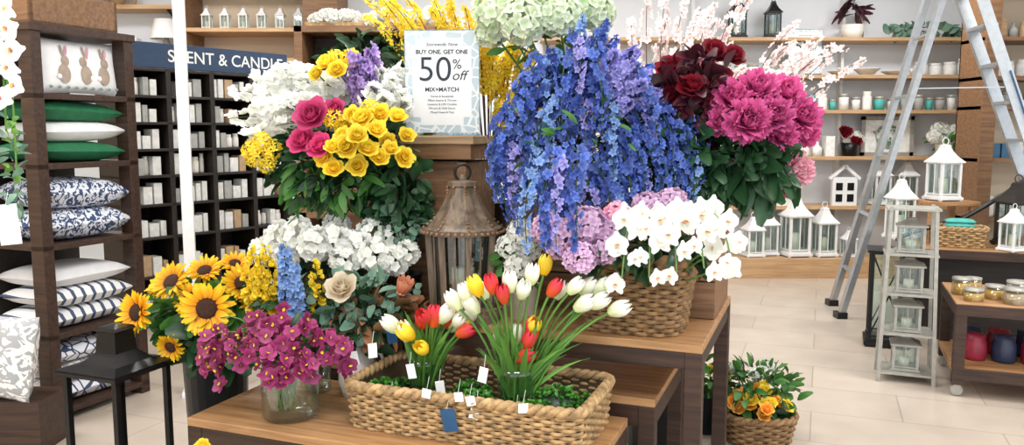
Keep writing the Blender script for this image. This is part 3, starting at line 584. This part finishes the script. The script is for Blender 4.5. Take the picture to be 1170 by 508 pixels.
# ------------------------------------------------------------ left pillow gondola
C=(-2.34,3.98,0);R=math.radians(-22);W=.95;Dp=.62;mb=MB()
for x in(-W,-.09):
    for y in(0,Dp-.06): mb.add(box(x,x+.09,y,y+.06,0,2.02,'wood_dark'))
levels=[.07,.47,.93,1.34,1.69]
for z in levels: mb.add(box(-W,0,0,Dp,z-.03,z,'wood_dark'))
mb.add(box(-W-.01,.01,-.01,Dp+.01,1.99,2.03,'wood_dark'));mb.add(box(-W/2-.01,-W/2+.01,.03,Dp-.03,.07,1.99,'wood_black'))
mb.build('pillow_shelf',C,R,.003)
def pillow(a,b,t,mat,M,n=14):
    V=[]
    for s in(1,-1):
        for i in range(n+1):
            for j in range(n+1):
                x=2*i/n-1;y=2*j/n-1;k=(1-abs(x)**3.2)*(1-abs(y)**3.2);px_=a*x*(1-.06*(1-y*y)*abs(x)**4);py_=b*y*(1-.06*(1-x*x)*abs(y)**4)
                V.append((px_,py_,s*t/2*max(k,0)**.45))
    F=gridF(n+1,n+1);m_=(n+1)**2;F2=F+[(a_+m_,d_+m_,c_+m_,b_+m_) for a_,b_,c_,d_ in F];return xf(tpl(V,F2,mat),M)
mb=MB()
sets=[(.07,['pil_lattice','pil_floral','pil_lattice']),(.47,['pil_stripe','pil_stripe','pil_white']),(.93,['pil_navy','pil_navy']),(1.34,['pil_green','pil_white','pil_green'])]
for z,ms in sets:
    t=.105 if len(ms)==3 else .16
    for k,mm in enumerate(ms):
        mb.add(pillow(.21,.255,t*1.08,mm,TL(-.235+U(-.01,.01),Dp/2+U(-.01,.01),z+t*(k+.52))@RX(U(-.05,.05))))
        mb.add(pillow(.21,.25,t*1.08,'pil_white' if z!=.07 else 'pil_floral',TL(-.7,Dp/2,z+t*(k+.52))))
mb.build('pillow_stack',C,R)
mb=MB();M=TL(-.1,Dp/2+.02,1.835)@RY(math.pi/2-.12)@RZ(math.pi/2)
mb.add(pillow(.26,.145,.1,'pil_white',M))
def blob(cx,cy,rx,ry,mat,rot=0): return xf(lathe([(0,.006),(.6,.0045),(1,0)],mat,14),M@TL(cx,cy,.05)@RZ(rot)@SC(rx,ry,1))
for s,c in((-.11,1),(.02,-1),(.13,1)):
    mb.add(blob(s,-.045,.036,.05,'bunny')).add(blob(s+.012*c,.02,.024,.028,'bunny')).add(blob(s-.002,.07,.009,.035,'bunny',.15)).add(blob(s+.02,.07,.009,.035,'bunny_pink',-.2)).add(blob(s-.03*c,-.06,.014,.014,'paper'))
for k in range(9): mb.add(blob(-.2+.05*k,-.115,.012,.008,'pkg_green'))
mb.build('bunny_pillow',C,R)
mb=MB();mb.add(box(-W+.1,-.05,.05,Dp-.05,2.03,2.05,'wood_mid'))
for a_ in((-W+.1,-.05,.05,.07),(-W+.1,-.05,Dp-.07,Dp-.05),(-W+.1,-W+.12,.05,Dp-.05),(-.07,-.05,.05,Dp-.05)): mb.add(box(*a_,2.03,2.2,'wood_mid'))
mb.build('wooden_tray',C,R,.002)
# hanging orchid at far left
mb=MB();hx=-1.6
for k in range(4):
    P=bez((hx-.04,2.6,2.35),(hx+.01*k,2.6,2.3),(hx-.01+.012*k,2.58,1.5+.1*k-(.35 if k==2 else 0)),12);mb.add(tube(P,.0035,'leaf_bright',5))
for x,z in((0,1.9),(.03,1.82),(-.02,1.85),(.02,1.7),(.01,1.95),(.035,1.64),(-.01,1.76),(.03,1.88),(-.03,1.67),(.0,1.6),(.035,1.75),(-.03,1.92)): head(mb,OW,(hx+x,2.56+U(-.02,.02),z),(U(-.4,.4),-1,U(-.4,.2)),.046)
foliage(mb,(hx,2.58,1.36),(.03,.03,.2),30,.045,'leaf_euc',.2);foliage(mb,(hx,2.58,1.45),(.03,.03,.15),16,.03,'leaf_bright',.4)
mb.add(tube([(hx-.04,2.6,2.35),(hx-.04,2.6,H)],.004,'black_metal',5));tag(mb,(hx-.01,2.55,1.27),.06,.13,'pkg_white',.3);mb.build('hanging_orchid_spray',origin=(hx-.04,2.6,2.35))
# white floral cushion at lower left on a stand
mb=MB();mb.add(pillow(.2,.2,.15,'pil_floral',TL(-2.42,3.72,.44)@RZ(-.3)@RX(1.35)));mb.add(box(-2.65,-2.2,3.62,3.86,.0,.25,'wood_dark'));mb.build('floral_cushion_stand',origin=(-2.42,3.7,0))
# white pole
mb=MB();mb.add(box(-.03,.03,-.03,.03,0,H,'white_paint'));mb.add(box(-.07,.07,-.07,.07,0,.02,'white_paint'));mb.build('support_pole',(-1.82,4.5,0),.3)
# ------------------------------------------------------------ goods
def goods(mb,x0,x1,y,z,hmax,kinds,d=.12,gap=.01,wr=(.05,.1)):
    x=x0
    while x<x1-.04:
        w=U(*wr);w=min(w,x1-x);k=kinds[int(rng.integers(len(kinds)))];h=hmax*U(.6,1);xc=x+w/2;kind,mat=k
        if kind=='box': mb.add(box(x,x+w-gap,y-d/2,y+d/2,z,z+h,mat))
        elif kind=='jar': mb.add(lathe([(0,0),(w*.42,0),(w*.45,h*.1),(w*.45,h*.7),(w*.36,h*.8),(w*.38,h*.82),(w*.38,h),(0,h)],mat,14),TL(xc,y,z))
        elif kind=='bottle': mb.add(lathe([(0,0),(w*.4,0),(w*.4,h*.55),(w*.15,h*.72),(w*.12,h*.95),(w*.16,h),(0,h)],mat,12),TL(xc,y,z))
        elif kind=='bowl': mb.add(lathe([(0,0),(w*.2,0),(w*.45,h*.5),(w*.48,h*.55),(w*.42,h*.5),(0,h*.15)],mat,16),TL(xc,y,z))
        elif kind=='candle':
            mb.add(lathe([(0,0),(w*.38,0),(w*.38,h*.75),(w*.35,h*.75),(w*.35,h*.6),(0,h*.6)],mat,14),TL(xc,y,z));mb.add(lathe([(0,h*.62),(w*.39,h*.62),(w*.39,h*.78),(0,h*.78)],'silver',14),TL(xc,y,z))
        x+=w+gap*.5
# candle bookcase left + header sign
CB=(-2.85,5.9,0);RB=math.atan2(.8,.6);LB=1.5;mb=MB()
for x in(0,.37,.74,1.11,1.46): mb.add(box(x,x+.04,0,.35,0,1.97,'wood_black'))
mb.add(box(0,LB,.33,.35,0,1.97,'wood_black'))
zs=[.08,.4,.7,.95,1.17,1.37,1.57,1.77]
for z in zs+[1.97]: mb.add(box(0,LB,0,.35,z-.02,z,'wood_black'))
mb.build('candle_bookcase',CB,RB,.002)
mb=MB()
for z in zs:
    for x in(.05,.42,.79,1.16): goods(mb,x,x+.3,.1,z,.16,[('box','pkg_white'),('box','pkg_white'),('box','pkg_grey'),('box','pkg_white'),('jar','ceramic'),('box','pkg_white'),('box','pkg_tan')],wr=(.045,.085))
mb.build('packaged_candles',CB,RB)
e=bpy.data.objects.new('aisle_sign',None);bpy.context.collection.objects.link(e);e.location=CB;e.rotation_euler=(0,0,RB)
MB().add(box(0,LB,.0,.04,1.975,2.16,'navy')).build('board',parent=e,bevel=.003);txt('SCENT & CANDLE',.13,(.92,-.002,2.065),e,'paper',bold=.001)
# second dark bookcase beyond the pole
mb=MB()
for x in(-3.9,-3.0,-2.1,-1.2):mb.add(box(x,x+.06,8.3,8.75,0,1.9,'wood_dark'))
for z in(.1,.45,.8,1.15,1.5,1.9):mb.add(box(-3.9,-1.14,8.3,8.75,z-.03,z,'wood_dark'))
mb.build('dark_bookcase');mb=MB()
for z in(.1,.45,.8,1.15,1.5): goods(mb,-3.8,-1.2,8.45,z,.26,[('box','pkg_white'),('jar','pkg_tan'),('box','pkg_grey'),('box','pkg_orange'),('bottle','pkg_grey'),('jar','ceramic')],wr=(.08,.16))
mb.build('shelf_merchandise')
# light wood hutch with small white lanterns
mb=MB();mb.add(box(-3.35,-2.05,8.77,8.8,2.2,3.1,'wall_warm'))
for x in(-3.35,-2.1): mb.add(box(x,x+.06,8.3,8.8,2.2,3.1,'wood_mid'))
for z in(2.2,2.5,2.95): mb.add(box(-3.3,-2.1,8.3,8.8,z,z+.04,'wood_shelf'))
mb.add(box(-2.1,-1.75,8.25,8.8,1.95,3.1,'wood_mid'));mb.build('wood_hutch',bevel=.003)
for k in range(6): lantern('small_white_lantern',(-3.15+.19*k,8.5,2.54),.1,.24,'white_paint',0,roof=.3)
mb=MB()
for z in(2.2,2.75): mb.add(box(-4.6,-3.42,8.45,8.8,z,z+.04,'wood_shelf'))
for x in(-4.5,-3.55):
    for z in(2.2,2.75): mb.add(beam((x,8.78,z-.12),(x,8.5,z),.02,.02,'black_metal'))
mb.build('floating_shelf');mb=MB()
goods(mb,-4.5,-3.9,8.6,2.79,.3,[('jar','ceramic'),('bowl','pkg_tan')],wr=(.2,.3));goods(mb,-4.5,-3.9,8.6,2.24,.3,[('jar','pkg_grey'),('box','pkg_white')],wr=(.12,.2));mb.build('ceramic_vases')
mb=MB();mb.add(lathe([(0,0),(.08,0),(.09,.03),(.03,.06),(.05,.14),(.02,.24),(.012,.27),(0,.27)],'pkg_grey',20));mb.add(lathe([(.16,.22),(.11,.42),(.108,.42),(.158,.22)],'paper',24));mb.build('table_lamp',(-3.62,8.6,2.24))
# tall wood bookcase behind flowers
mb=MB();x0,x1,y0,y1=-1.33,-.42,5.0,5.35
for x in(x0,x1-.05): mb.add(box(x,x+.05,y0,y1,0,2.14,'wood_mid'))
for z in(.1,.55,1.0,1.4,1.8,2.14):mb.add(box(x0,x1,y0,y1,z-.04,z,'wood_mid'))
mb.add(box(x0,x1,y1-.02,y1,0,2.14,'wood_dark'));mb.build('wood_bookcase',bevel=.003)
mb=MB()
for z in(1.8,1.4,1.0):
    foliage(mb,(-.9,5.15,z+.14),(.36,.12,.13),160,.09,'leaf_dark',.3);mb.add(box(-1.25,-.5,5.08,5.25,z,z+.08,'wood_black'))
mb.build('boxwood_planters')
mb=MB();mb.add(box(-1.28,-.47,5.08,5.28,2.14,2.17,'wicker'))
for k in range(30): mb.add(HY['p_white'],AIM((U(-1.25,-.5),5.1+U(-.03,.1),2.18+U(0,.05)),(0,-.5,1),U(.04,.055)))
mb.build('white_flower_garland')
# ------------------------------------------------------------ right back wall shelving
mb=MB();SZ=[.72,1.24,1.72,2.08,2.46]
for z in SZ: mb.add(box(.3,5.3,8.42,8.8,z-.035,z,'wood_shelf'))
for x in(.3,1.9,3.5,5.26): mb.add(box(x,x+.03,8.7,8.8,.2,2.95,'white_paint'))
mb.build('display_shelving',bevel=.002)
quad_obj('display_platform',(1.6,5.3,8.15,8.78,0,.2),'wood_shelf')
mb=MB();goods(mb,2.0,3.2,8.55,1.72,.2,[('jar','glass_dim'),('jar','pkg_teal'),('jar','pkg_grey')],wr=(.1,.15));goods(mb,3.2,5.2,8.55,1.72,.24,[('jar','ceramic'),('candle','pkg_white'),('jar','pkg_grey'),('candle','pkg_grey'),('candle','pkg_teal')],wr=(.09,.14))
goods(mb,.4,2.0,8.55,1.72,.2,[('jar','ceramic'),('jar','pkg_grey')],wr=(.1,.16));mb.build('glass_jars')
mb=MB();goods(mb,3.3,4.2,8.55,2.08,.13,[('bowl','ceramic'),('bowl','pkg_white')],wr=(.2,.3));goods(mb,4.2,5.2,8.55,2.08,.2,[('jar','ceramic'),('jar','pkg_white')],wr=(.12,.16));goods(mb,2.0,2.8,8.55,2.08,.18,[('candle','pkg_white'),('jar','ceramic')],wr=(.12,.16));mb.build('ceramic_bowls')
mb=MB();goods(mb,3.0,3.4,8.55,1.24,.25,[('bottle','pkg_white'),('jar','ceramic'),('box','pkg_white')],wr=(.1,.16));goods(mb,.5,2.5,8.55,1.24,.25,[('bottle','pkg_white'),('jar','ceramic')],wr=(.1,.16));goods(mb,.5,3.0,8.55,.72,.3,[('jar','pkg_grey'),('box','pkg_white')],wr=(.14,.2));mb.build('ceramic_bottles')
mb=MB()
for s in range(2):
    x=4.55+.45*s
    for k in range(14): mb.add(HY['p_white'],AIM((x+U(-.15,.15),8.5+U(-.05,.05),1.42+U(-.02,.12)),(0,-1,.5),U(.05,.08)))
    mb.add(lathe([(0,0),(.07,0),(.1,.18),(0,.17)],'ceramic',16),TL(x,8.52,1.24));foliage(mb,(x,8.5,1.4),(.18,.1,.08),30,.1,'leaf')
mb.build('white_flower_pots')
mb=MB()
for k in range(8): mb.add(HY['p_white'],AIM((2.85+U(-.1,.12),8.5,1.36+U(-.05,.12)),(0,-1,.4),U(.05,.08)))
foliage(mb,(2.85,8.52,1.32),(.15,.06,.1),30,.12,'leaf_bright');mb.add(lathe([(0,0),(.06,0),(.08,.1),(0,.1)],'ceramic',14),TL(2.85,8.55,1.24));mb.build('white_anthurium_pot')
mb=MB();foliage(mb,(4.3,8.52,2.54),(.42,.08,.07),110,.1,'leaf_euc',.3);foliage(mb,(5.0,8.52,2.54),(.3,.08,.07),60,.1,'leaf',.3);mb.build('eucalyptus_garland',origin=(4.3,8.52,2.46))
for x,w,h in((2.72,.16,.42),(2.35,.18,.45)): lantern('black_lantern',(x,8.58,2.46),w,h,'black_metal')
mb=MB();mb.add(lathe([(0,0),(.1,0),(.12,.14),(0,.13)],'ceramic',16));foliage(mb,(0,0,.3),(.13,.08,.17),26,.22,'leaf_burg',.12);mb.build('dark_potted_plant',(3.55,8.58,2.46))
for x in(3.92,4.2): lantern('white_lantern',(x,8.58,.72),.2,.5,'white_paint',.1)
for x,w,h,y in((2.52,.2,.45,8.35),(2.7,.2,.52,8.45),(2.97,.27,.68,8.38),(3.27,.23,.56,8.38),(3.5,.14,.3,8.3)): lantern('white_lantern',(x,y,.2),w,h,'white_paint',.15)
# house-shaped white decor, framed art
mb=MB();mb.add(box(-.13,.13,0,.05,0,.3,'white_paint'));mb.add(beam((-.16,.025,.28),(0,.025,.42),.05,.03,'white_paint')).add(beam((.16,.025,.28),(0,.025,.42),.05,.03,'white_paint'))
for x in(-.06,.06):
    for z in(.08,.2): mb.add(box(x-.035,x+.035,-.004,.0,z-.04,z+.04,'black_metal'))
mb.build('wooden_birdhouse_decor',(3.52,8.5,.72))
mb=MB()
for a_ in((-.28,.28,0,.04),(-.28,.28,.38,.42)):mb.add(box(a_[0],a_[1],0,.03,a_[2],a_[3],'silver'))
for s in(-1,1): mb.add(box(s*.26-.02,s*.26+.02,0,.03,0,.42,'silver'))
mb.add(box(-.25,.25,.015,.02,.03,.39,'pkg_white'));th=np.linspace(0,2*math.pi,40,endpoint=False);mb.add(tube(np.c_[.12*np.cos(th),0*th+.01,.21+.12*np.sin(th)],.008,'silver',6,True));foliage(mb,(0,.008,.21),(.15,.002,.12),24,.06,'leaf_euc');mb.build('framed_wall_art',(4.0,8.62,1.24))
mb=MB()
for k in range(7): mb.add(HY['p_white'],AIM((U(-.12,.12),0,.2+U(-.05,.08)),(0,-1,.2),.05))
for k in range(6): mb.add(RR_,AIM((U(-.12,.12),-.05,.2+U(-.08,.08)),(0,-1,.2),.05))
mb.add(lathe([(0,0),(.07,0),(.09,.14),(0,.13)],'black_metal',16));mb.build('red_white_flower_pot',(3.5,8.55,.72+.0)) if False else mb.build('red_white_flower_pot',(3.58,8.58,1.24))
# small copy of the sign on the back shelving
sign('promotional_sign',(3.04,8.5,2.085),.34,.46,0,True)
# right wood unit
mb=MB();RX0,RX1,RYf=4.02,5.3,6.95
for x in(RX0,RX1-.05): mb.add(box(x,x+.12,RYf,RYf+.4,0,3.1,'wood_mid'))
for z in(.3,.75,1.27,1.72,1.97,2.3,2.75): mb.add(box(RX0,RX1,RYf+.02,RYf+.4,z-.035,z,'wood_mid'))
mb.add(box(RX0,RX1+.07,RYf+.38,RYf+.4,0,3.1,'wall_warm'));mb.build('tall_wood_shelf',bevel=.003);mb=MB()
for z,kk in((2.3,[('bottle','pkg_grey'),('jar','pkg_tan')]),(1.97,[('jar','ceramic'),('jar','pkg_white')]),(1.72,[('jar','pkg_white'),('candle','pkg_grey')]),(1.27,[('box','pkg_blue'),('jar','pkg_white')]),(.75,[('jar','ceramic')])): goods(mb,RX0+.15,RX1-.1,RYf+.18,z,.19,kk,wr=(.08,.13))
mb.build('bath_jars')
# ------------------------------------------------------------ ladder
mb=MB();ap1,ap2=np.array([3.38,6.25,2.95]),np.array([3.42,6.6,2.95])
f1,f2=np.array([2.66,6.4,0.]),np.array([2.78,6.88,0.]);g1,g2=np.array([4.28,5.78,0.]),np.array([4.5,6.3,0.])
for a_,b_,w in((f1,ap1,.045),(f2,ap2,.045),(g1,ap1,.06),(g2,ap2,.06)):
    mb.add(beam(a_,b_,w,w*1.3,'steel'));mb.add(box(a_[0]-.04,a_[0]+.04,a_[1]-.05,a_[1]+.05,0,.05,'black_plastic'))
for k in range(1,10):
    t=k/10.3;a_=g1+(ap1-g1)*t;b_=g2+(ap2-g2)*t;mb.add(beam(a_,b_,.1,.022,'steel'))
for t in(.12,.28,.44,.6,.76,.9):
    mb.add(beam(f1+(ap1-f1)*t,f2+(ap2-f2)*t,.03,.02,'steel'))
for t in(.62,): mb.add(beam(f1+(ap1-f1)*t,g1+(ap1-g1)*t,.018,.008,'steel'))
mb.add(box(3.28,3.55,6.2,6.65,2.93,2.98,'steel'));mb.add(beam(g1+(ap1-g1)*.52+[0,-.045,0],g1+(ap1-g1)*.66+[0,-.045,0],.05,.01,'tag_blue'))
mb.build('step_ladder',origin=(3.4,6.3,0))
mb=MB()
for a_,b_,c_ in(((3.45,6.05,2.9),(4.5,6.0,2.5),(3.95,5.95,1.6)),((3.42,6.05,2.9),(4.25,5.9,2.1),(3.8,5.9,1.95)),((3.95,5.95,1.6),(4.2,5.9,1.35),(3.3,5.9,.85)),((3.3,5.9,.85),(2.9,5.95,.75),(2.85,5.9,.7))): mb.add(tube(bez(a_,b_,c_,20),.018,'black_plastic',6))
mb.build('power_cable')
# ------------------------------------------------------------ right tables
def gtable(name,corner,W_,D_,z,shelf=None,cast=True,top='wood_top',fr='wood_dark',th=.04):
    mb=MB();lg=.06;z0=.07 if cast else 0;mb.add(box(0,W_,0,D_,z-th,z,top))
    mb.add(box(0,W_,-.004,.01,z-th-.03,z-.005,fr)).add(box(-.004,.01,0,D_,z-th-.03,z-.005,fr))
    for x in(0,W_-lg):
        for y in(0,D_-lg):
            mb.add(box(x,x+lg,y,y+lg,z0,z-th,fr))
            if cast:
                mb.add(xf(lathe([(0,-.015),(.032,-.015),(.034,0),(.032,.015),(0,.015)],'silver',16),TL(x+lg/2,y+lg/2,.035)@RX(math.pi/2)));mb.add(box(x+lg/2-.02,x+lg/2+.02,y+lg/2-.02,y+lg/2+.02,.045,z0+.005,'silver'))
    if shelf: mb.add(box(0,W_,0,D_,shelf-.04,shelf,top)).add(box(0,W_,-.004,.01,shelf-.07,shelf,fr))
    return mb.build(name,corner,R,.003)
gtable('candle_table',(2.5,4.45,0),1.3,.7,.54,.17)
mb=MB()
for u,v,r,h,mt in((.1,.12,.05,.06,'jar_amber'),(.06,.3,.05,.09,'jar_amber'),(.22,.22,.05,.07,'jar_amber'),(.14,.45,.045,.07,'jar_amber'),(.36,.35,.06,.08,'candle'),(.3,.1,.055,.08,'pkg_tan'),(.5,.2,.05,.1,'jar_amber')):
    mb.add(lathe([(0,0),(r,0),(r,h*.8),(r*.95,h*.8),(0,h*.8)],mt,20),TL(u,v,.54));mb.add(lathe([(r*1.04,0),(r*1.04,h),(r*.99,h),(r*.99,h*.02)],'glass',20),TL(u,v,.54));mb.add(lathe([(r*1.06,h),(r*1.06,h+.012),(0,h+.014)],'silver',20),TL(u,v,.54))
mb.build('candle_jars',(2.5,4.45,0),R);mb=MB()
for k in range(5):
    for j in range(2): mb.add(lathe([(0,0),(.06,0),(.065,.02),(.065,.1),(.055,.12),(.058,.15),(0,.155)],'pkg_navy' if (k+j)%2 else 'pkg_red',20),TL(.14+.15*k,.25+.18*j,.17))
mb.build('wine_colored_jars',(2.5,4.45,0),R)
gtable('wood_display_table',(2.82,5.68,0),1.9,.7,.68,None,False,'wood_top')
mb=MB();
mb.add(box(.02,1.0,.1,.6,.0,.6,'wood_black'));mb.build('storage_bin',(2.86,5.7,0),R,.004)
q=(3.22,5.75,.68);mb=MB();wicker(mb,.15,.1,.13,.12,8,24,5,'wicker');mb.build('wicker_basket',q,R)
mb=MB()
for k in range(4): mb.add(pillow(.1,.06,.04,'pkg_teal' if k!=1 else 'paper',TL(0,0,.02+.03*k)))
mb.build('folded_towels',(3.22,5.75,.75),R)
lantern('white_lantern',(3.27,6.1,.98),.2,.46,'white_paint',.2);mb=MB()
mb.add(box(-.2,.2,-.16,.16,.27,.3,'wood_top'))
for x in(-.18,.14):
    for y in(-.14,.1): mb.add(box(x,x+.04,y,y+.04,0,.27,'wood_top'))
mb.build('wood_riser',(3.27,6.1,.68),.1)
lantern('white_lantern',(2.98,6.15,.68),.18,.5,'white_paint',.1)
lantern('dark_lantern',(3.62,5.75,.68),.22,.5,'wood_black',.1);lantern('white_lantern',(3.45,5.5,.68),.14,.32,'white_paint',.3)
lantern('black_floor_lantern',(2.66,5.6,0),.3,.68,'black_metal',R,roof=.02,ring=False,cross=True,candle=False)
# tiered silver lantern rack
mb=MB();w=.13;hT=1.06
for x in(-1,1):
    for y in(-1,1): mb.add(beam((x*(w+.02),y*w,0),(x*(w-.01),y*w*.9,hT),.02,.02,'silver'))
for z in(.06,.3,.54,.78,hT-.01): mb.add(box(-w-.015,w+.015,-w,w,z-.012,z,'silver'))
mb.build('tiered_metal_rack',(2.4,4.8,0),R)
for z in(.06,.3,.54,.78): lantern('small_silver_lantern',(2.4,4.8,z),.17,.2,'silver',R,roof=.22,ring=False)
# ------------------------------------------------------------ lights
def area(name,loc,sx,sy,pw,col=(1,.988,.972),rot=(0,0,0)):
    l=bpy.data.lights.new(name,'AREA');l.shape='RECTANGLE';l.size=sx;l.size_y=sy;l.energy=pw;l.color=col;o=bpy.data.objects.new(name,l);o.location=loc;o.rotation_euler=rot;bpy.context.collection.objects.link(o)
for x in(-3.2,0,3.4):
    for y in(.6,3.6,6.8): area('ceiling_light',(x,y,H-.03),1.3,.7,68)
w=bpy.data.worlds.new('World');bpy.context.scene.world=w;w.use_nodes=True;w.node_tree.nodes['Background'].inputs['Color'].default_value=(.88,.94,1,1);w.node_tree.nodes['Background'].inputs['Strength'].default_value=2.0
# ------------------------------------------------------------ camera
c=bpy.data.cameras.new('camera');co=bpy.data.objects.new('camera',c);bpy.context.collection.objects.link(co)
c.sensor_width=36;c.lens=36*920/1170;co.location=(0,0,1.5);co.rotation_euler=(math.radians(90-6.45),0,0);c.clip_start=.05
bpy.context.scene.camera=co
bpy.context.scene.view_settings.view_transform='Standard';bpy.context.scene.view_settings.exposure=0
